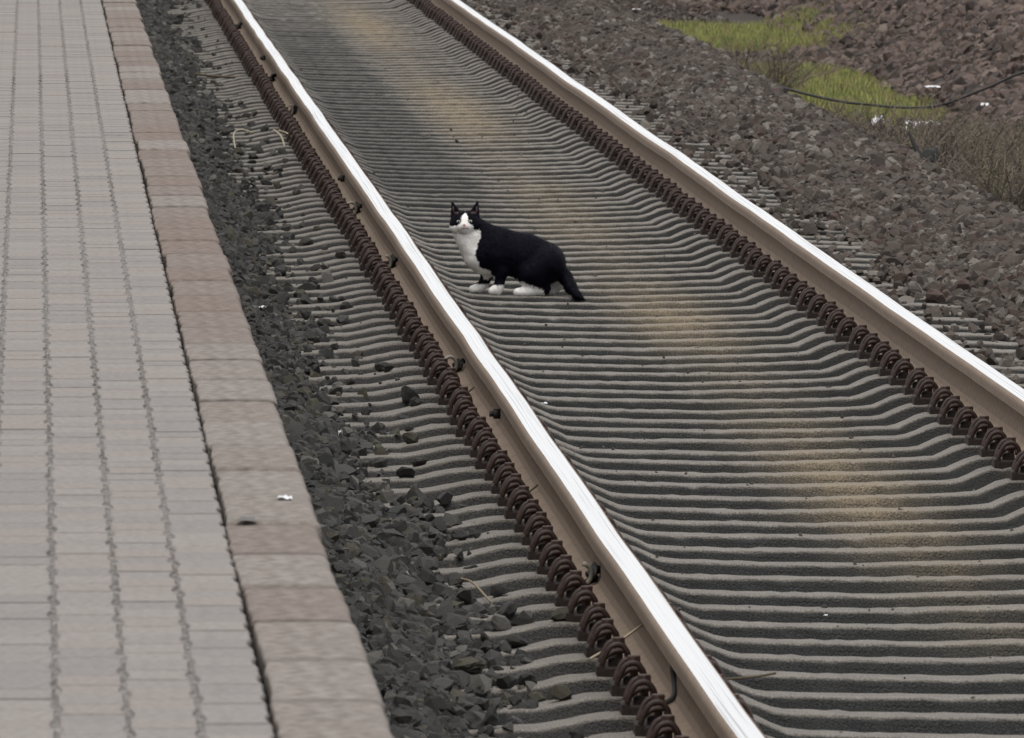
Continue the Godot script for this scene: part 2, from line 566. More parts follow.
		if p.x > -0.03 and p.x < 0.1 and p.y < foot_top + j * 0.5 and p.z > 0.0: w = true
		if p.z < -0.02 and p.x > 0.06 and p.y < 0.062 + j: w = true
		if w and p.x > -0.06 and (p.z < 0.0 or p.x > 0.1): return white.lerp(grey_white, 0.5)  # shadow on the far hind foot and belly painted as greyer white
		if w and p.y < 0.046: return white
		if w: return white.lerp(grey_white, clampf(0.25 + 1.4 * fine.get_noise_3d(p.x * 16.0, p.y * 16.0, p.z * 16.0), 0.0, 0.7))
		return black
	var s := Shape.new()
	nets(s, Vector3(-0.26, -0.03, -0.115), Vector3(0.265, 0.315, 0.15), 0.0065, field, coat)
	var body_end := s.v.size()
	# head: its own finer grid, turned a little on the neck
	var hb := Basis.from_euler(Vector3(-0.02, -0.10, 0.02))
	var hat := Vector3(-0.207, 0.281, 0.022)
	var head := func(p: Vector3) -> float:
		var q := (p - hat) * hb
		var skull := (q / Vector3(0.0535, 0.044, 0.048)).length()
		var f := PackedFloat32Array([(skull - 1.0) * 0.045,
			capsule(q, Vector3(-0.033, -0.014, 0.008), Vector3(0.033, -0.014, 0.008), 0.027, 0.027),
			capsule(q, Vector3(-0.009, -0.0155, 0.042), Vector3(0.009, -0.0155, 0.042), 0.0145, 0.0145),
			capsule(q, Vector3(0, 0.008, 0.04), Vector3(0, -0.009, 0.052), 0.011, 0.008),
			capsule(q, Vector3(0, -0.029, 0.034), Vector3(0, -0.027, 0.02), 0.0125, 0.016),
			capsule(q, Vector3(0, -0.02, -0.01), Vector3(0.01, -0.075, -0.035), 0.042, 0.05)])
		var d := joined(f, 0.014)
		for e in [-1.0, 1.0]:
			var t := Vector3(q.x * e, q.y, q.z * 1.5)
			var ear := capsule(t, Vector3(0.033, 0.022, -0.004), Vector3(0.0475, 0.074, -0.008), 0.0235, 0.005)
			ear = maxf(ear, -capsule(t, Vector3(0.0355, 0.030, 0.019), Vector3(0.0460, 0.064, 0.005), 0.0155, 0.004))
			var h := maxf(0.008 - absf(d - ear), 0.0) / 0.008
			d = minf(d, ear) - h * h * 0.002
			# eye sockets
			var eye := ((q - Vector3(0.0225 * e, 0.004, 0.0485)) * Vector3(1.0, 1.35, 1.0)).length() - 0.0075
			d = maxf(d, -eye)
		return d
	var mask := func(p: Vector3) -> Color:
		var q := (p - hat) * hb
		var j := fine.get_noise_3d(p.x * 80.0, p.y * 80.0, p.z * 80.0) * 0.004
		if q.y > 0.033:
			for e in [-1.0, 1.0]:
				var t := Vector3(q.x * e, q.y, q.z * 1.5)
				if capsule(t, Vector3(0.0355, 0.030, 0.019), Vector3(0.0460, 0.061, 0.005), 0.0138, 0.003) < 0.0010: return Color(0.085, 0.052, 0.047)
		if q.z > 0.044 and absf(q.x) < 0.0058 and q.y > -0.0145 and q.y < -0.006: return Color(0.50, 0.26, 0.25)
		if q.z > 0.036 and q.y < -0.021 and q.y > -0.0245 and absf(q.x) < 0.014: return Color(0.30, 0.20, 0.19)
		var blaze := curve([[-0.013, 0.033], [-0.007, 0.021], [0.003, 0.0135], [0.022, 0.011], [0.030, 0.007], [0.036, 0.0]], q.y)
		var low := -0.012 if q.x < 0.0 else curve([[0.02, -0.012], [0.03, -0.026], [0.045, -0.034], [0.06, -0.036]], q.x)
		var w := absf(q.x - 0.001) < blaze + j and q.z > 0.0
		if q.y < low + j and q.z > -0.004: w = true
		if q.y < -0.03 and q.z > -0.035 and q.x < 0.052: w = true
		return white if w else black
	var head_from := s.v.size()
	nets(s, hat + Vector3(-0.075, -0.088, -0.075), hat + Vector3(0.075, 0.088, 0.075), 0.0032, head, mask)
	var fur_mat := StandardMaterial3D.new()
	fur_mat.vertex_color_use_as_albedo = true; fur_mat.roughness = 0.72
	fur_mat.metallic_specular = 0.25
	put("body", s.mesh(fur_mat), o)
	var fs := Shape.new()
	hairs(fs, s, 0, body_end, 12000, 0.0105, func(p: Vector3) -> Vector3:
		if p.x > 0.165: return Vector3(0.5, -1.0, 0.0)
		if p.y < 0.07: return Vector3(-0.2, -1.0, 0.0)
		return Vector3(1.0, -0.35 if p.x > -0.1 else -1.0, 0.0))
	hairs(fs, s, head_from, s.v.size(), 3500, 0.0045, func(p: Vector3) -> Vector3:
		var q := (p - hat) * hb
		return Vector3(q.x * 8.0, -0.2 + q.y * 10.0, -0.6))
	put("fur", fs.mesh(fur_mat), o).set_meta("kind", "stuff")
	# eyes with slit pupils
	var eye_mat := StandardMaterial3D.new()
	eye_mat.albedo_color = Color(0.66, 0.69, 0.62); eye_mat.roughness = 0.12
	var pupil_mat := StandardMaterial3D.new()
	pupil_mat.albedo_color = Color(0.03, 0.03, 0.03); pupil_mat.roughness = 0.1
	var ball := SphereMesh.new()
	ball.radius = 0.0072; ball.height = 0.0136; ball.radial_segments = 20; ball.rings = 12; ball.material = eye_mat
	var slit := SphereMesh.new()
	slit.radius = 0.0032; slit.height = 0.0105; slit.radial_segments = 10; slit.rings = 8; slit.material = pupil_mat
	for e in [-1.0, 1.0]:
		var eye := put("eye", ball, o, hat + hb * Vector3(0.0225 * e, 0.004, 0.0455))
		eye.scale = Vector3(1.0, 0.82, 1.0)
		put("pupil", slit, eye, hb * Vector3(0, 0, 0.0059))

# ------------------------------------------------------------------ plants
func dry_shrub(at: Vector3, height: float, spread: float, stems: int, mat: Material, green: float, label: String) -> void:
	var s := Shape.new()
	var leaf := Shape.new()
	for k in stems:
		var a := rng.randf() * TAU
		var r := spread * sqrt(rng.randf()) * 0.45
		var p := Vector3(cos(a) * r, 0.0, sin(a) * r)
		var h := height * rng.randf_range(0.45, 1.0)
		var out := Vector3(cos(a), 0, sin(a)) * spread * rng.randf_range(0.05, 0.6) + Vector3(rng.randf_range(-1, 1), 0, rng.randf_range(-1, 1)) * spread * 0.3
		var q := p + Vector3(0, h * 0.5, 0) + out * 0.3 + Vector3(rng.randf_range(-1, 1), 0, rng.randf_range(-1, 1)) * 0.03
		var t := p + Vector3(0, h, 0) + out
		var tone := lin(80, 71, 65).lerp(lin(128, 115, 104), rng.randf())
		if rng.randf() < green: tone = lin(90, 92, 66).lerp(lin(120, 122, 88), rng.randf())
		var path := smooth_path([p - Vector3(0, 0.03, 0), q, t], 3)
		s.tube(path, [0.0032, 0.003, 0.0027, 0.0023, 0.002, 0.0015, 0.0007], 3, tone)
		for m in rng.randi_range(6, 11):
			var at_k := rng.randi_range(1, 5)
			var b0: Vector3 = path[at_k]
			var b1 := b0 + Vector3(rng.randf_range(-1, 1), rng.randf_range(-0.2, 1.0), rng.randf_range(-1, 1)) * height * 0.22
			var bm := (b0 + b1) * 0.5 + Vector3(rng.randf_range(-1, 1), rng.randf_range(-0.3, 1), rng.randf_range(-1, 1)) * 0.015
			s.tube([b0, bm, b1], [0.0018, 0.0015, 0.0007], 3, tone)
			for l in rng.randi_range(0, 2):
				var lp := bm.lerp(b1, rng.randf_range(0.0, 1.0))
				var dir := Vector3(rng.randf_range(-1, 1), rng.randf_range(-0.6, 1), rng.randf_range(-1, 1)).normalized() * rng.randf_range(0.008, 0.022)
				var sd := dir.cross(Vector3(rng.randf(), rng.randf(), 0.3)).normalized() * 0.0035
				var col := lin(104, 92, 80).lerp(lin(96, 100, 70), 1.0 if rng.randf() < green else 0.1)
				var vs := leaf.v.size()
				var ts := leaf.i.size()
				for e in [lp, lp + dir * 0.5 + sd, lp + dir, lp + dir * 0.5 - sd]: leaf.point(e, col)
				leaf.face(vs, vs + 1, vs + 2); leaf.face(vs, vs + 2, vs + 3)
				leaf.finish(vs, ts, false)
	var o := thing("dry_shrub", at)
	tag(o, label, "shrub", "dry shrubs behind the ballast shoulder")
	put("stems", s.mesh(mat), o)
	put("leaves", leaf.mesh(mat), o)

func grass_patch(called: String, label: String, mat: Material, count: int, inside: Callable, x0: float, x1: float, d0: float, d1: float, tall: float) -> void:
	var tuft := Shape.new()
	for k in 7:
		var a := TAU * k / 7.0 + 0.3
		var lean := Vector3(cos(a), 0, sin(a)) * (0.25 + 0.1 * (k % 3))
		var side := Vector3(-sin(a), 0, cos(a)) * 0.035
		var hgt := 0.75 + 0.25 * ((k * 3) % 4) / 3.0
		var rows := [PackedVector3Array([-side, side]), PackedVector3Array([lean * 0.35 + Vector3(0, hgt * 0.6, 0) - side * 0.7, lean * 0.35 + Vector3(0, hgt * 0.6, 0) + side * 0.7]), PackedVector3Array([lean + Vector3(0, hgt, 0) - side * 0.1, lean + Vector3(0, hgt, 0) + side * 0.1])]
		tuft.sheet(rows, [], false, false, false)
	var spots := []
	for k in count:
		var x := rng.randf_range(x0, x1)
		var d := rng.randf_range(d0, d1)
		var w: float = inside.call(x, d) + 0.35 * broad.get_noise_2d(x * 9.0, d * 5.0)
		if w < 0.0: continue
		var h := tall * rng.randf_range(0.5, 1.2) * clampf(0.5 + w, 0.5, 1.1)
		var b := Basis(Vector3.UP, rng.randf() * TAU).scaled_local(Vector3(h * 0.9, h, h * 0.9))
		var col := lin(114, 126, 64).lerp(lin(160, 162, 94), rng.randf())
		if rng.randf() < 0.30: col = lin(140, 124, 92)
		if rng.randf() < 0.15: col = lin(78, 92, 48)
		spots.append([Transform3D(b, Vector3(x, bed(x, d) - 0.01, -d)), col])
	var o := thing(called, Vector3.ZERO)
	tag(o, label, "grass", "", "stuff")
	stones(o, tuft.mesh(mat), spots)
	o.get_child(0).name = "blades"

func ordinal(k: int) -> String:
	var e := "th"
	if k % 100 < 11 or k % 100 > 13: e = ["th", "st", "nd", "rd", "th", "th", "th", "th", "th", "th"][k % 10]
	return str(k) + e

# ------------------------------------------------------------------ scene
func _ready() -> void:
	rng.seed = 20
	broad.seed = 4; broad.frequency = 0.2; broad.fractal_octaves = 3
	fine.seed = 9; fine.frequency = 1.0; fine.fractal_octaves = 3

	# camera: a long telephoto lens held at eye height on the platform
	var cam := Camera3D.new()
	cam.name = "camera"
	cam.position = Vector3(0, 2.046, 0)
	cam.rotation_degrees = Vector3(-2.8036, -2.0232, 0)
	cam.near = 1.0; cam.far = 5000.0
	var lens := CameraAttributesPhysical.new()
	lens.frustum_focal_length = 442.3
	lens.frustum_focus_distance = 44.0
	lens.frustum_near = 1.0; lens.frustum_far = 5000.0
	lens.exposure_aperture = 42.0
	cam.attributes = lens
	cam.fov = 3.10838
	add_child(cam)
	cam.current = true

	# overcast sky
	var sky_img := Image.create(256, 128, false, Image.FORMAT_RGBF)
	for y in 128:
		for x in 256:
			var el := (0.5 - (y + 0.5) / 128.0) * PI
			var az := TAU * (x + 0.5) / 256.0
			var dir := Vector3(cos(el) * cos(az), sin(el), cos(el) * sin(az))
			var cl := broad.get_noise_3d(dir.x * 9.0, dir.y * 16.0 + 40.0, dir.z * 9.0) * 0.10
			var l := (0.90 + 0.26 * maxf(sin(el), 0.0)) * (1.0 + cl)
			sky_img.set_pixel(x, y, Color(l * 0.975, l * 0.99, l * 1.02))
	var pano := PanoramaSkyMaterial.new()
	pano.panorama = ImageTexture.create_from_image(sky_img)
	var sky := Sky.new()
	sky.sky_material = pano
	var env := Environment.new()
	env.background_mode = Environment.BG_SKY
	env.sky = sky
	env.tonemap_mode = Environment.TONE_MAPPER_LINEAR
	env.tonemap_exposure = 1.0
	env.sdfgi_enabled = true; env.ssao_enabled = true; env.ssil_enabled = true
	var we := WorldEnvironment.new()
	we.name = "environment"; we.environment = env
	add_child(we)
	var sun := DirectionalLight3D.new()
	sun.name = "sun"
	sun.light_energy = 0.5; sun.light_angular_distance = 30.0; sun.light_color = Color(1.0, 0.97, 0.93); sun.shadow_enabled = true
	sun.rotation_degrees = Vector3(-60, -25, 0)
	add_child(sun)

	# ---------------- materials
	var speck := noise_map(3, 0.09, Color(0.5, 0.5, 0.5), Color(1, 1, 1), 5)
	var relief := noise_map(5, 0.11, Color.BLACK, Color.WHITE, 5)
	var blotch := noise_map(7, 0.02, Color(0.74, 0.72, 0.70), Color(1, 1, 1), 5)
	var concrete := stuff_mat(Color(1, 1, 1), 0.95, speck, 2.6, relief, 0.5, true)
	var stone_mat := stuff_mat(Color(1, 1, 1), 0.92, speck, 6.0, relief, 0.3, true)
	var earth := stuff_mat(Color(0.29, 0.26, 0.24), 1.0, blotch, 1.5, relief, 1.2)
	var field := stuff_mat(Color(0.30, 0.28, 0.22), 1.0, blotch, 0.05)
	var rust := stuff_mat(Color(0.56, 0.49, 0.425), 0.85, noise_map(11, 0.03, Color(0.72, 0.70, 0.68), Color(1, 1, 1), 5), 1.7, relief, 0.06)
	var clip_mat := stuff_mat(Color(0.27, 0.205, 0.178), 0.65, noise_map(13, 0.03, Color(0.55, 0.46, 0.42), Color(1, 1, 1), 4), 5.0)
	var bolt_mat := stuff_mat(Color(0.33, 0.26, 0.23), 0.65, clip_mat.albedo_texture, 5.0)
	var plate_mat := stuff_mat(Color(0.185, 0.145, 0.125), 0.85, clip_mat.albedo_texture, 4.0)
	var plant_mat := StandardMaterial3D.new()
	plant_mat.vertex_color_use_as_albedo = true; plant_mat.roughness = 0.8; plant_mat.backlight_enabled = true; plant_mat.backlight = Color(0.35, 0.35, 0.3)
	var steel := StandardMaterial3D.new()
	steel.albedo_color = Color(1, 1, 1); steel.metallic = 0.9; steel.roughness = 0.26
	var streak := Image.create(64, 512, false, Image.FORMAT_RGB8)
	for y in 512:
		for x in 64:
			var t := 0.5 + 0.5 * fine.get_noise_3d(x * 0.11, cos(TAU * y / 512.0) * 2.0, sin(TAU * y / 512.0) * 2.0)
			var g := lerpf(0.90, 0.99, t)
			var band := fine.get_noise_3d(x * 0.16 + 50.0, cos(TAU * y / 512.0) * 1.4, sin(TAU * y / 512.0) * 1.4)
			if band > 0.34: g -= (band - 0.34) * 1.6
			streak.set_pixel(x, y, Color(g, g * 0.995, g * 0.985))
	steel.albedo_texture = ImageTexture.create_from_image(streak)

	# ---------------- ground
	var gs := Shape.new()
	gs.box(Vector3(-1500, -1.6, -3000), Vector3(1500, -1.45, 1500))
	tag(put("ground", gs.mesh(field), self), "dull brown open ground around the railway", "", "", "structure")
	var bs := Shape.new()
	var rows := []
	var d := 4.0
	while d < 210.0:
		var row := PackedVector3Array()
		for k in 76:
			var x := 0.5 + pow(k / 75.0, 1.35) * 11.5
			row.append(Vector3(x, bed(x, d) - 0.012, -d))
		rows.append(row)
		d += 0.4
	bs.sheet(rows, [], false, false, false)
	if bs.n[10].y < 0:
		for k in bs.n.size(): bs.n[k] = -bs.n[k]
		for k in range(0, bs.i.size(), 3):
			var t := bs.i[k]
			bs.i[k] = bs.i[k + 1]; bs.i[k + 1] = t
	tag(put("track_bed", bs.mesh(earth), self), "sloping dark ballast bed under the track, with a shallow ditch", "", "", "structure")

	# ---------------- platform
	var pf := thing("platform", Vector3.ZERO)
	tag(pf, "grey paved railway platform with a worn stone kerb along the track", "", "", "structure")
	var ps := Shape.new()
	ps.box(Vector3(-4.0, -0.9, -140.0), Vector3(KERB_OUT - 0.03, PLATFORM_TOP - 0.10, 3.0))
	put("platform_base", ps.mesh(stuff_mat(Color(0.42, 0.40, 0.38), 0.95, blotch, 1.0, relief, 0.5)), pf)
	var pave_speck := noise_map(21, 0.05, Color(0.78, 0.77, 0.765), Color(1, 1, 1), 6)
	var js := Shape.new()
	js.box(Vector3(-4.0, PLATFORM_TOP - 0.0995, -140.0), Vector3(KERB_IN - 0.025, PLATFORM_TOP - 0.003, 3.0))
	put("joint_sand", js.mesh(stuff_mat(Color(1, 1, 1), 1.0, noise_map(41, 0.03, Color(0.24, 0.235, 0.23), Color(0.60, 0.575, 0.55), 3), 1.3)), pf)
	var paver_mats := []
	for t in [Color(0.568, 0.547, 0.53), Color(0.585, 0.562, 0.543), Color(0.55, 0.531, 0.517), Color(0.575, 0.548, 0.526)]:
		paver_mats.append(stuff_mat(t, 0.93, pave_speck, 1.7, relief, 0.25, true))
	var paver_outline := func(waist: float) -> Array:
		var o := []
		for k in 9:
			var t := k / 8.0
			o.append(Vector2(0.0515 - waist * sin(PI * t), 0.1 - 0.0008 - t * 0.1984))
		for k in 9:
			var t := k / 8.0
			o.append(Vector2(-0.0515 + waist * sin(PI * t), -0.1 + 0.0008 + t * 0.1984))
		return o
	var paver_mesh := []
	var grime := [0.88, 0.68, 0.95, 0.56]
	for wst in [0.0012, 0.0065]:
		for m in 4:
			for g in 4:
				var q := Shape.new()
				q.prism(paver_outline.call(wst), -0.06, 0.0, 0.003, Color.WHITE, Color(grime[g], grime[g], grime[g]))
				paver_mesh.append(q.mesh(paver_mats[m]))
	var rest := []
	for m in paver_mats: rest.append(Shape.new())
	for r in 400:
		for col in 18:
			var x := KERB_IN - 0.006 - 0.0525 - col * 0.1055
			var dd := 19.0 + r * 0.2 + (0.1 if col % 2 else 0.0)
			if col > 5 and r > 330: continue
			var wide := (r + int(col / 2.0)) % 2
			var kind := rng.randi() % 4
			var y := PLATFORM_TOP + rng.randf_range(-0.0012, 0.0012) + 0.003 * broad.get_noise_2d(x * 4.0, dd * 0.8)
			var pos := Vector3(x + rng.randf_range(-0.0015, 0.0015), y, -dd)
			if col < 6 and r < 50:
				var p := put("paver", paver_mesh[(wide * 4 + kind) * 4 + rng.randi() % 4], pf, pos)
				p.rotation = Vector3(rng.randf_range(-0.003, 0.003), rng.randf_range(-0.006, 0.006), rng.randf_range(-0.004, 0.004))
			else:
				var q: Shape = rest[kind]
				if col < 6: 
					var o: Array = paver_outline.call(0.0065 if wide else 0.0012)
					for k in o.size(): o[k] += Vector2(pos.x, pos.z)
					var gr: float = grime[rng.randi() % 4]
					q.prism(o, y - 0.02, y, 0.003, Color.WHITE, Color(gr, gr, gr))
				else:
					q.box(pos - Vector3(0.0495, 0.02, 0.0988), pos + Vector3(0.0495, 0.0, 0.0988), Color.WHITE, 0.003)
	for k in rest.size():
		put("paver_field", rest[k].mesh(paver_mats[k]), pf).set_meta("kind", "stuff")
	# kerb stones
	var kerb_map := noise_map(25, 0.022, Color(0.68, 0.64, 0.61), Color(1.12, 1.11, 1.10), 6)
	var kerb_mats := []
	for t in [Color(0.562, 0.54, 0.522), Color(0.55, 0.525, 0.505), Color(0.53, 0.495, 0.474), Color(0.572, 0.552, 0.535), Color(0.515, 0.468, 0.445)]:
		kerb_mats.append(stuff_mat(t, 0.92, kerb_map, 2.2, relief, 0.5, true))
	var kd := 18.6
	for k in 70:
		var l := 0.86 + rng.randf_range(-0.05, 0.05)
		var q := Shape.new()
		var krows := []
		var kcols := []
		var clean := rng.randf_range(0.1, 0.85)
		for j in 15:
			var z: float = -kd - (l - 0.008) * [0.0, 0.018, 0.08, 0.16, 0.24, 0.32, 0.40, 0.48, 0.56, 0.64, 0.72, 0.80, 0.90, 0.982, 1.0][j]
			var dirt: Color = Color(0.16, 0.15, 0.14) if j == 0 or j == 14 else (Color(0.5, 0.48, 0.46) if j == 1 or j == 13 else Color.WHITE)
			dirt = dirt.lerp(Color.WHITE, clean)
			var kc := PackedColorArray()
			kc.resize(11)
			for e in 11:
				var m := 0.96 + 0.14 * fine.get_noise_3d(z * 6.0, e * 0.35, kd) + 0.08 * fine.get_noise_3d(z * 21.0, e * 1.3, kd)
				kc[e] = Color(dirt.r * m, dirt.g * m * 0.995, dirt.b * m * 0.985)
			kcols.append(kc)
			var wob := 0.006 * fine.get_noise_2d(z * 4.0, 40.0)
			var wo := 0.004 * fine.get_noise_2d(z * 3.0, 80.0)
			var end := 0.009 if j == 0 or j == 14 else 0.0
			var yy := PLATFORM_TOP + 0.0015 * fine.get_noise_2d(z * 7.0, 7.0)
			krows.append(PackedVector3Array([Vector3(KERB_IN + wob, PLATFORM_TOP - 0.16, z), Vector3(KERB_IN + wob, yy - 0.008, z), Vector3(KERB_IN + 0.002 + wob, yy - 0.002 - end, z), Vector3(KERB_IN + 0.007 + wob, yy - end, z),
				Vector3(KERB_IN + 0.06, yy + 0.001 - end, z), Vector3(KERB_OUT - 0.06, yy + 0.001 - end, z), Vector3(KERB_OUT - 0.018 + wo, yy - end, z), Vector3(KERB_OUT - 0.008 + wo, yy - 0.0035 - end, z), Vector3(KERB_OUT - 0.002 + wo, yy - 0.011, z), Vector3(KERB_OUT + wo, yy - 0.024, z), Vector3(KERB_OUT, PLATFORM_TOP - 0.16, z)]))
		q.sheet(krows, kcols, true, true, true)
		var far_brown: int = rng.randi() % 5
		if kd > 33.0 and kd < 58.0 and rng.randf() < 0.75: far_brown = 4 if rng.randf() < 0.6 else 2
		elif kd < 33.0 and far_brown == 4: far_brown = 0
		var o := put("kerb_stone", q.mesh(kerb_mats[far_brown]), pf)
		o.position = Vector3(rng.randf_range(-0.005, 0.005), rng.randf_range(-0.0035, 0.0035), 0)
		kd += l

	# ---------------- sleepers with their clips, bolts and guide plates
	var clip := clip_mesh(clip_mat)
	var bolt := bolt_mesh(bolt_mat)
	var plate := plate_mesh(plate_mat)
	var variants := {}
	for k in SLEEPERS:
		var dist := FIRST_SLEEPER + k * PITCH
		# sand lies on the middle of the track in patches
		var amount := 0.12 + 0.10 * broad.get_noise_1d(dist * 2.0)
		for patch in [[39.2, 3.4, 0.95], [50.2, 2.6, 0.9], [60.5, 4.0, 0.45], [76.0, 5.5, 0.95], [96.0, 6.0, 0.9]]:
			amount += patch[2] * exp(-pow((dist - patch[0]) / patch[1], 2.0))
		var level := clampi(int(round(amount * 4.0)), 0, 4)
		var oily := int(round(3.0 * smoothstep(55.0, 66.0, dist) * (1.0 - 0.7 * smoothstep(92.0, 100.0, dist))))
		var key := level * 3 + k % 3 + oily * 30
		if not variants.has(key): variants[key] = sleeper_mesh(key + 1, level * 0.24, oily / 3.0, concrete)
		var o := thing("sleeper", Vector3(TRACK_X + rng.randf_range(-0.006, 0.006), rng.randf_range(-0.0016, 0.0016), -dist + rng.randf_range(-0.010, 0.010)))
		o.rotation = Vector3(rng.randf_range(-0.006, 0.006), rng.randf_range(-0.005, 0.005), rng.randf_range(-0.0012, 0.0012))
		var look: String = ["bare grey", "grey, faintly sandy", "lightly sand-stained", "sand-stained", "heavily sand-stained"][level]
		var off := k - CAT_SLEEPER
		var where := "under the cat's feet"
		if off < 0: where = "%s in front of the cat" % ordinal(-off)
		elif off > 0: where = "%s behind the cat" % ordinal(off)
		tag(o, "%s concrete sleeper, %s" % [look, where], "railway sleeper", "concrete sleepers under the main track")
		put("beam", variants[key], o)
		for rx in RAIL_X:
			for side in [-1, 1]:
				var c := put("rail_clip", clip, o, Vector3(rx + side * 0.080 - TRACK_X, -0.172, 0))
				if side < 0: c.rotation.y = PI
				put("bolt", bolt, c)
				put("guide_plate", plate, c)

	# ---------------- rails: rust-brown body, polished running surface
	var left_prof := [Vector2(-0.026, -0.0012), Vector2(-0.031, -0.004), Vector2(-0.0345, -0.009), Vector2(-0.036, -0.015), Vector2(-0.037, -0.037), Vector2(-0.030, -0.041), Vector2(-0.014, -0.048), Vector2(-0.009, -0.058), Vector2(-0.0083, -0.085), Vector2(-0.0095, -0.118), Vector2(-0.017, -0.133), Vector2(-0.038, -0.142), Vector2(-0.064, -0.150), Vector2(-0.067, -0.153), Vector2(-0.067, -0.1715)]
	for w in 2:
		var o := thing("rail", Vector3.ZERO)
		tag(o, ["steel rail nearer the platform, rust brown with a polished bright top", "steel rail farther from the platform, rust brown with a polished bright top"][w], "rail", "rails of the main track")
		var body := Shape.new()
		var prof := left_prof.duplicate()
		rail_strip(body, w, prof, 12.0, 150.0, 0.5, false, 0, 1)
		var back := []
		for k in range(prof.size() - 1, -1, -1): back.append(Vector2(-prof[k].x, prof[k].y))
		rail_strip(body, w, back, 12.0, 150.0, 0.5, false, 0, 1)
		put("rail_body", body.mesh(rust), o)
		var top := Shape.new()
		var tp := []
		for k in 9:
			var x := lerpf(0.026, -0.026, k / 8.0)
			tp.append(Vector2(x, -0.0012 * pow(absf(x) / 0.026, 2.0)))
		rail_strip(top, w, tp, 12.0, 150.0, 0.5, true, 0, 1)
		if top.n[4].y < 0:
			for k in top.n.size(): top.n[k] = -top.n[k]
			for k in range(0, top.i.size(), 3):
				var t := top.i[k]
				top.i[k] = top.i[k + 1]; top.i[k + 1] = t
		put("running_surface", top.mesh(steel), o)

	# ---------------- the cat
	build_cat(Vector3(1.864, sleeper_top(-0.28) + 0.001, -(FIRST_SLEEPER + CAT_SLEEPER * PITCH)))

	# ---------------- ballast
	var dark := func(_x: float, _d: float) -> Color:
		var c := lin(66, 67, 66).lerp(lin(100, 98, 95), rng.randf())
		if rng.randf() < 0.10: c = lin(100, 96, 84)
		if rng.randf() < 0.07: c = lin(128, 125, 120)
		return c
	var brown := func(_x: float, dd: float) -> Color:
		var c := lin(80, 72, 67).lerp(lin(120, 109, 100), rng.randf())
		if rng.randf() < 0.10: c = lin(104, 86, 78)
		if rng.randf() < 0.10: c = lin(152, 144, 136)
		if dd > 74.0 and dd < 82.0 and rng.randf() < 0.08: c = lin(158, 152, 144)
		return c
	var red := func(_x: float, _d: float) -> Color:
		var c := lin(102, 89, 82).lerp(lin(140, 120, 111), rng.randf())
		if rng.randf() < 0.2: c = lin(82, 74, 70)
		if rng.randf() < 0.08: c = lin(150, 134, 124)
		return c
	var surface := func(x: float, dd: float) -> float:
		var y := bed(x, dd)
		# a stone that lies over a sleeper rests on the sleeper's top
		var q := x - TRACK_X
		if absf(q) < 1.3:
			var k := roundf((dd - FIRST_SLEEPER) / PITCH)
			if absf(dd - FIRST_SLEEPER - k * PITCH) < 0.125: y = maxf(y, sleeper_top(q))
		return y
	var left_edge := func(x: float, dd: float) -> bool:
		if rng.randf() < 0.10 * exp(-maxf(0.0, x - 0.95) / 0.10): return true
		return x < 0.94 + 0.10 * smoothstep(44.0, 36.0, dd) + 0.26 * broad.get_noise_2d(dd * 0.9, 20.0) + 0.16 * broad.get_noise_2d(dd * 6.0, x * 8.0) + rng.randf_range(-0.22, 0.05)
	scatter("ballast_by_platform", "dark grey ballast stones heaped between the platform and the sleeper ends", stone_mat, 0.51, 1.24, 24.0, 112.0, 1700.0, Vector2(0.026, 0.055), dark, left_edge, surface)
	var between := func(_x: float, dd: float) -> bool:
		var k := roundf((dd - FIRST_SLEEPER) / PITCH)
		return absf(dd - FIRST_SLEEPER - k * PITCH) > 0.12
	scatter("ballast_between_sleepers", "dark grey ballast stones lying low in the gaps between sleepers", stone_mat, 0.95, 3.45, 24.0, 110.0, 160.0, Vector2(0.035, 0.06), dark, between, func(x: float, dd: float) -> float: return bed(x, dd) - 0.02)
	var right_edge := func(x: float, dd: float) -> bool:
		if x > 3.72: return true
		if rng.randf() < 0.10: return true
		return x > 3.49 + 0.22 * broad.get_noise_2d(dd * 0.8, 120.0) + 0.12 * broad.get_noise_2d(dd * 6.0, x * 8.0) + rng.randf_range(-0.06, 0.14)
	scatter("ballast_shoulder", "grey-brown ballast shoulder to the right of the far rail", stone_mat, 3.2, 5.1, 34.0, 135.0, 1150.0, Vector2(0.03, 0.064), brown, right_edge, surface)
	scatter("ballast_bank", "reddish brown ballast bank of the neighbouring track beyond the ditch", stone_mat, 5.5, 8.0, 68.0, 145.0, 420.0, Vector2(0.055, 0.105), red, func(x: float, dd: float) -> bool: return x > 6.05 + 0.5 * broad.get_noise_2d(dd * 0.5, 220.0), func(x: float, dd: float) -> float: return bed(x, dd))
	scatter("ditch_rubble", "small dull stones and soil on the ditch floor", stone_mat, 4.9, 6.0, 60.0, 145.0, 170.0, Vector2(0.025, 0.06), brown, func(_x: float, _d: float) -> bool: return true, func(x: float, dd: float) -> float: return bed(x, dd))

	scatter("grit_on_sleepers", "fine grit and crumbs of stone strewn over the sleeper tops", stone_mat, 0.9, 3.45, 26.0, 90.0, 26.0, Vector2(0.006, 0.016), brown, func(x: float, _d: float) -> bool: return absf(x - RAIL_X[0]) > 0.12 and absf(x - RAIL_X[1]) > 0.12, func(x: float, dd: float) -> float: return surface.call(x, FIRST_SLEEPER + roundf((dd - FIRST_SLEEPER) / PITCH) * PITCH) if absf(fposmod(dd - FIRST_SLEEPER + 0.3, PITCH) - 0.3) < 0.07 else bed(x, dd))

	# single stones lying on the sleepers
	var loose := rock(140).mesh(stone_mat)
	var loose_mats := []
	for t in [Color(0.23, 0.23, 0.225), Color(0.29, 0.285, 0.27), Color(0.33, 0.31, 0.27)]: loose_mats.append(stuff_mat(t, 0.92, speck, 6.0, relief, 0.3))
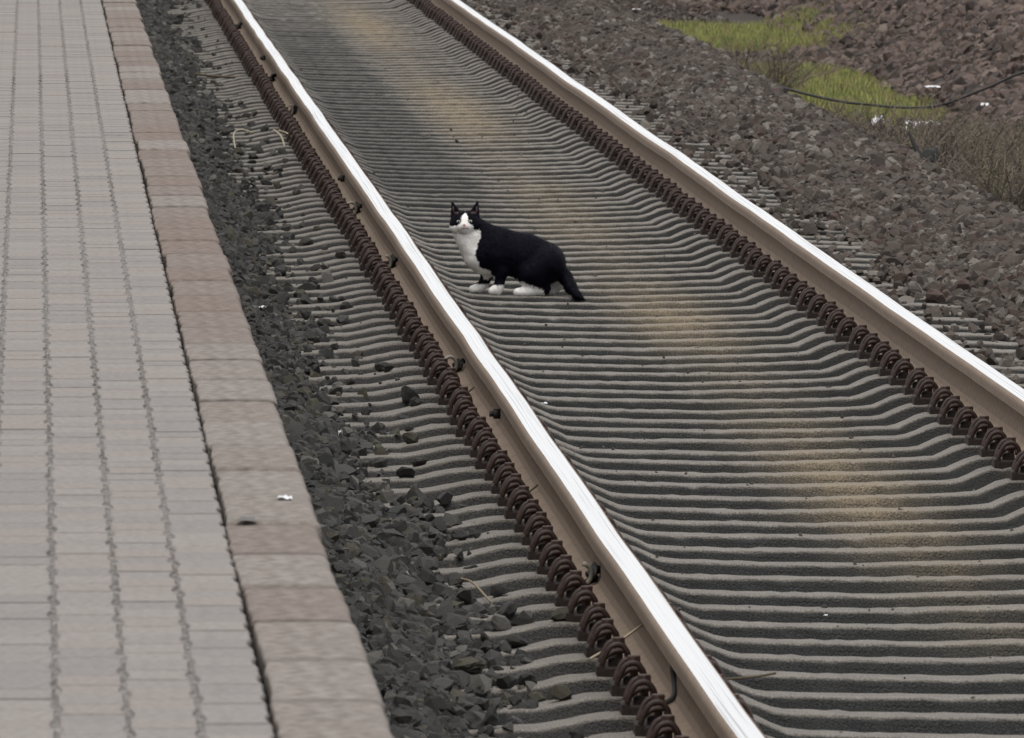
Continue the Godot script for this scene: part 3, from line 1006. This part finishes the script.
	for k in 46:
		var j := 7 + int(k * 1.5)
		var far_side := k % 9 == 8
		var x := TRACK_X - 1.3 + rng.randf_range(0.12, 0.42) * (0.7 + 0.3 * rng.randf())
		if far_side: x = TRACK_X + 1.3 - rng.randf_range(0.05, 0.35)
		var size := rng.randf_range(0.03, 0.062)
		var dd := FIRST_SLEEPER + j * PITCH + rng.randf_range(-0.04, 0.04)
		var o := put("loose_stone", loose, self)
		o.transform = stone_at(x, sleeper_top(x - TRACK_X) + size * 0.2, dd, size)
		o.material_override = loose_mats[k % 3]
		var off := j - CAT_SLEEPER
		var where := "sleeper under the cat" if off == 0 else "%s sleeper %s cat" % [ordinal(absi(off)), "behind" if off > 0 else "before"]
		tag(o, "%s %s stone, %s end of the %s" % ["small" if size < 0.046 else "large", ["dark grey", "grey", "olive-brown"][k % 3], "right" if far_side else "left", where], "stone", "loose stones on the sleeper ends")

	# ---------------- grass, shrubs
	grass_patch("grass_by_ditch", "bright green grass growing on the ditch floor behind the cable", plant_mat, 16000, func(x: float, dd: float) -> float: return minf(minf((x - 4.6) * 2.0, (6.15 - x) * 1.8), minf((dd - 88.5) * 0.5, (102.0 - dd) * 0.4)), 4.6, 6.7, 86.0, 105.0, 0.10)
	grass_patch("grass_far_strip", "narrow far strip of pale green grass beyond the ditch shrub", plant_mat, 9000, func(x: float, dd: float) -> float: return minf(minf((x - 4.7) * 2.0, (6.75 - x) * 1.4), minf((dd - 106.5) * 0.5, (115.0 - dd) * 0.4)), 4.7, 6.8, 105.0, 117.0, 0.10)
	dry_shrub(Vector3(4.95, bed(4.95, 93.5), -93.5), 0.42, 0.7, 170, plant_mat, 0.05, "dry twiggy shrub alone at the edge of the grass, left of the cable")
	var bush := [
		[4.60, 70.5, 0.36, 0.5, 110, 0.1, "dry brown shrub beside the dark stake"],
		[4.75, 74.5, 0.46, 0.6, 150, 0.2, "dry brown shrub just behind the dark stake"],
		[5.05, 80.0, 0.20, 0.45, 60, 0.35, "thin dry shrub in front of the crumpled white litter"],
		[5.45, 77.5, 0.42, 0.6, 190, 0.15, "greyish dry shrub in the ditch right of the white litter"],
		[4.85, 70.0, 0.56, 0.7, 190, 0.15, "dense brown dry shrub near the right edge of the picture"],
		[4.60, 64.5, 0.34, 0.5, 170, 0.15, "low olive-brown shrub at the crest, closest to the camera"],
		[4.95, 66.0, 0.46, 0.6, 200, 0.22, "slightly green shrub by the right picture edge"],
		[5.35, 71.5, 0.56, 0.7, 220, 0.2, "tall dry shrub deep in the ditch at the right edge"],
		[4.9, 84.0, 0.24, 0.4, 60, 0.5, "small sparse weed under the hanging cable"],
	]
	for b in bush: dry_shrub(Vector3(b[0], bed(b[0], b[1]), -b[1]), b[2], b[3], b[4], plant_mat, b[5], b[6])

	# ---------------- cable across the ditch
	var black := stuff_mat(Color(0.2, 0.195, 0.19), 0.8)
	var cs := Shape.new()
	var cp := [Vector3(3.9, bed(3.9, 79.0) + 0.03, -79.0), Vector3(4.3, bed(4.3, 80.8) + 0.03, -80.8), Vector3(4.52, -0.27, -82.0), Vector3(5.0, -0.45, -86.0), Vector3(5.44, -0.58, -89.0), Vector3(5.82, -0.57, -88.0), Vector3(6.12, -0.43, -87.2), Vector3(6.30, -0.27, -85.6), Vector3(6.7, -0.24, -85.0), Vector3(7.3, -0.22, -85.0)]
	cs.tube(smooth_path(cp, 6), 0.009, 7)
	tag(put("cable", cs.mesh(black), self), "black cable sagging across the ditch between the two tracks", "cable")

	# ---------------- small fittings on the near rail
	var grey_wire := stuff_mat(Color(0.55, 0.54, 0.50), 0.7)
	var dark_iron := stuff_mat(Color(0.15, 0.15, 0.145), 0.7, clip_mat.albedo_texture, 6.0)
	var clamps := [[91.2, 1, "dark cable clamp on the near rail, farthest from the camera"], [78.5, 1, "dark cable clamp on the near rail, second from the far end"], [72.2, 2, "dark clamp with pale wire on the near rail, beside the dry straw"],
		[58.1, 3, "dark clamp with a pale wire ring on the near rail, left of the cat's head"], [52.5, 2, "dark clamp with a pale tab on the near rail, left of the cat's paws"], [44.36, 3, "dark clamp with a wire ring on the near rail, in front of the cat"], [33.67, 2, "bulky dark clamp on the near rail, closest to the camera"]]
	for c in clamps:
		var o := thing("rail_cable_clamp", Vector3(RAIL_X[0], 0, -c[0]))
		tag(o, c[2], "cable clamp", "cable clamps on the near rail")
		var s := Shape.new()
		var r := rock(300 + int(c[0]))
		for k in r.v.size(): r.v[k] = r.v[k] * Vector3(0.03, 0.055, 0.10) + Vector3(-0.026, -0.105, 0)
		s.v = r.v; s.n = r.n; s.c = r.c; s.u = r.u; s.i = r.i
		s.tube([Vector3(-0.012, -0.10, 0.0), Vector3(-0.045, -0.115, 0.02)], 0.010, 6)
		s.tube([Vector3(-0.02, -0.125, -0.05), Vector3(-0.05, -0.138, -0.02), Vector3(-0.07, -0.135, 0.05)], 0.009, 6)
		put("clamp_block", s.mesh(dark_iron), o)
		if c[1] > 1:
			var t := Shape.new()
			var ring := []
			var turns := 10 if c[1] == 3 else 5
			for k in turns:
				var a := TAU * k / 10.0 - 1.0
				ring.append(Vector3(-0.058 + cos(a) * 0.022, -0.112 + sin(a) * 0.027, 0.03 + 0.004 * k))
			t.tube(smooth_path(ring, 2), 0.006, 6)
			put("wire_loop", t.mesh(grey_wire), o)
	for c in [[82.3, "small dark bolt in the near rail's web, farthest one"], [61.4, "small dark bolt in the near rail's web, just beyond the wire ring clamp"], [41.03, "small dark bolt in the near rail's web, nearest one"]]:
		var s := Shape.new()
		s.tube([Vector3(RAIL_X[0] - 0.007, -0.10, -c[0]), Vector3(RAIL_X[0] - 0.028, -0.10, -c[0])], 0.017, 6)
		s.tube([Vector3(RAIL_X[0] - 0.027, -0.10, -c[0]), Vector3(RAIL_X[0] - 0.04, -0.10, -c[0])], 0.009, 8)
		tag(put("web_bolt", s.mesh(dark_iron), self), c[1], "bolt", "bolts in the near rail's web")
	var bent := Shape.new()
	bent.tube(smooth_path([Vector3(1.41, -0.055, -29.75), Vector3(1.402, -0.065, -29.72), Vector3(1.405, -0.10, -29.70), Vector3(1.398, -0.125, -29.62), Vector3(1.37, -0.135, -29.58), Vector3(1.345, -0.13, -29.6)], 4), 0.006, 6)
	tag(put("bent_wire", bent.mesh(black), self), "short black bent cable on the near rail's web, closest to the camera", "cable")

	# ---------------- straw, twigs, litter
	var straw_mat := stuff_mat(Color(0.66, 0.62, 0.53), 0.8)
	var twig_mat := stuff_mat(Color(0.33, 0.29, 0.23), 0.85)
	var sticks := [
		["straw_stalk", "pale straight straw leaning on the near rail, by the closest clamp", [Vector3(1.286, -0.158, -31.3), Vector3(1.345, -0.125, -31.32), Vector3(1.408, -0.082, -31.34)], 0.0035, straw_mat],
		["straw_stalk", "pale curled straw lying on sleeper ends left of the far clips", [Vector3(1.02, -0.185, -68.2), Vector3(1.03, -0.15, -69.4), Vector3(1.07, -0.135, -69.6), Vector3(1.13, -0.15, -69.6)], 0.004, straw_mat],
		["straw_stalk", "pale forked straw beside the clips behind the ballast", [Vector3(1.235, -0.13, -69.4), Vector3(1.265, -0.15, -69.0), Vector3(1.275, -0.19, -68.6)], 0.0045, straw_mat],
		["straw_stalk", "pale straw touching the clips right of the forked one", [Vector3(1.262, -0.13, -69.3), Vector3(1.30, -0.14, -69.1), Vector3(1.335, -0.165, -68.8)], 0.0045, straw_mat],
		["twig", "thin brown twig sticking out right of the near rail", [Vector3(1.56, -0.185, -31.0), Vector3(1.64, -0.18, -31.0), Vector3(1.70, -0.172, -31.02)], 0.003, twig_mat],
		["twig", "short dark twig across the near rail's foot, left of the white fleck", [Vector3(1.37, -0.142, -43.0), Vector3(1.40, -0.118, -43.0)], 0.003, twig_mat],
		["twig", "short dark twig across the near rail's foot, above the ballast heap", [Vector3(1.37, -0.142, -37.6), Vector3(1.40, -0.118, -37.6)], 0.003, twig_mat],
		["twig", "tan twig lying among the stones on the near sleeper ends", [Vector3(1.091, -0.178, -34.5), Vector3(1.11, -0.17, -34.2), Vector3(1.139, -0.188, -33.75)], 0.003, stuff_mat(Color(0.52, 0.47, 0.38), 0.85)],
		["twig", "brown root lying across the ballast far up by the platform", [Vector3(0.97, -0.15, -80.6), Vector3(1.08, -0.16, -80.5), Vector3(1.2, -0.165, -80.4)], 0.008, twig_mat],
	]
	for k in sticks:
		var s := Shape.new()
		s.tube(smooth_path(k[2], 4), k[3], 5)
		tag(put(k[0], s.mesh(k[4]), self), k[1], "straw" if k[0] == "straw_stalk" else "twig")
	var paper := stuff_mat(Color(0.86, 0.86, 0.87), 0.7)
	paper.cull_mode = BaseMaterial3D.CULL_DISABLED
	var scraps := [
		["paper_scrap", "small white paper scrap on the platform kerb", Vector3(0.474, 0.552, -25.5), Vector3(0.014, 0.006, 0.03), "litter"],
		["plastic_bag", "crumpled white plastic bag lying in the ditch by the shrubs", Vector3(5.42, -0.56, -82.6), Vector3(0.10, 0.06, 0.12), "plastic bag"],
		["paper_scrap", "white paper scrap left of the crumpled bag", Vector3(5.02, -0.46, -80.6), Vector3(0.035, 0.05, 0.05), "litter"],
		["paper_scrap", "flat white scrap at the right end of the grass", Vector3(6.13, -0.57, -92.4), Vector3(0.05, 0.012, 0.15), "litter"],
		["paper_scrap", "round white scrap on the reddish bank under the cable", Vector3(5.98, -0.49, -85.2), Vector3(0.025, 0.025, 0.03), "litter"],
		["paper_scrap", "white scrap on the far ballast near the top of the picture", Vector3(4.36, -0.17, -98.0), Vector3(0.03, 0.012, 0.04), "litter"],
		["paper_scrap", "tiny white scrap between the rails beside the near rail", Vector3(1.642, -0.205, -43.6), Vector3(0.012, 0.006, 0.02), "litter"],
		["paper_scrap", "tiny white scrap on a sleeper at the track's centre", Vector3(1.971, -0.222, -33.7), Vector3(0.005, 0.004, 0.008), "litter"],
		["paper_scrap", "curled white scrap on dark ballast halfway down the platform", Vector3(0.916, -0.135, -40.4), Vector3(0.006, 0.018, 0.02), "litter"],
		["paper_scrap", "forked white scrap on dark ballast level with the cat", Vector3(0.827, -0.125, -48.8), Vector3(0.012, 0.008, 0.012), "litter"],
	]
	for k in scraps:
		var s := Shape.new()
		var rows2 := []
		for a in 8:
			var row := PackedVector3Array()
			for b in 8:
				var p := Vector3(a / 3.5 - 1.0, 0, b / 3.5 - 1.0)
				p.y = fine.get_noise_3d(p.x * 1.6, p.z * 1.6, k[2].x * 9.0) * 1.1 + 0.2 * (1.0 - p.x * p.x)
				p.x *= 1.0 + 0.25 * fine.get_noise_2d(b * 0.8, k[2].z)
				p.z *= 1.0 + 0.25 * fine.get_noise_2d(a * 0.8, k[2].z + 9.0)
				row.append(p * k[3] + Vector3(0, k[3].y * 0.6, 0))
			rows2.append(row)
		s.sheet(rows2, [], false, false, false)
		tag(put(k[0], s.mesh(paper), self, k[2]), k[1], k[4])
	var leaf_s := Shape.new()
	leaf_s.sheet([PackedVector3Array([Vector3(-0.02, 0.001, 0.0), Vector3(-0.018, 0.002, 0.01)]), PackedVector3Array([Vector3(0.0, 0.006, -0.06), Vector3(0.002, 0.005, 0.05)]), PackedVector3Array([Vector3(0.022, 0.002, -0.09), Vector3(0.024, 0.001, 0.03)])], [], false, false, false)
	tag(put("dead_leaf", leaf_s.mesh(stuff_mat(Color(0.36, 0.35, 0.34), 0.9)), self, Vector3(0.385, PLATFORM_TOP + 0.003, -24.8)), "dark dead leaf on the kerb beside the paving joint", "leaf")
	# stake and a dark lump by the shrubs
	var st := Shape.new()
	st.tube([Vector3(0.075, -0.06, 0.0), Vector3(0.03, 0.06, 0.0), Vector3(-0.02, 0.175, 0.0)], [0.02, 0.017, 0.008], 6)
	tag(put("stake", st.mesh(black), self, Vector3(4.36, -0.25, -67.2)), "dark leaning wooden stake at the edge of the ballast by the shrubs", "stake")
	var lump := put("boulder", loose, self)
	lump.transform = stone_at(4.50, bed(4.5, 68.0) + 0.05, 68.0, 0.15)
	lump.material_override = loose_mats[0]
	tag(lump, "dark block of stone lying beside the leaning stake", "stone")

	# ---------------- the neighbouring track's nearest sleepers, at the top right corner
	var wood := stuff_mat(Color(0.50, 0.42, 0.34), 0.9, blotch, 3.0, relief, 0.4)
	for k in 5:
		var s := Shape.new()
		s.box(Vector3(-1.3, -0.13, -0.12), Vector3(1.3, 0.015, 0.12), Color.WHITE, 0.012)
		var o := put("wooden_sleeper", s.mesh(wood), self, Vector3(8.38 + rng.randf_range(-0.02, 0.02), -0.215, -98.4 - 0.62 * k))
		tag(o, "tan wooden sleeper of the neighbouring track, top right corner, %s" % ["nearest", "second nearest", "middle one", "second farthest", "farthest"][k], "railway sleeper", "wooden sleepers of the neighbouring track")
	print("built ", get_child_count())
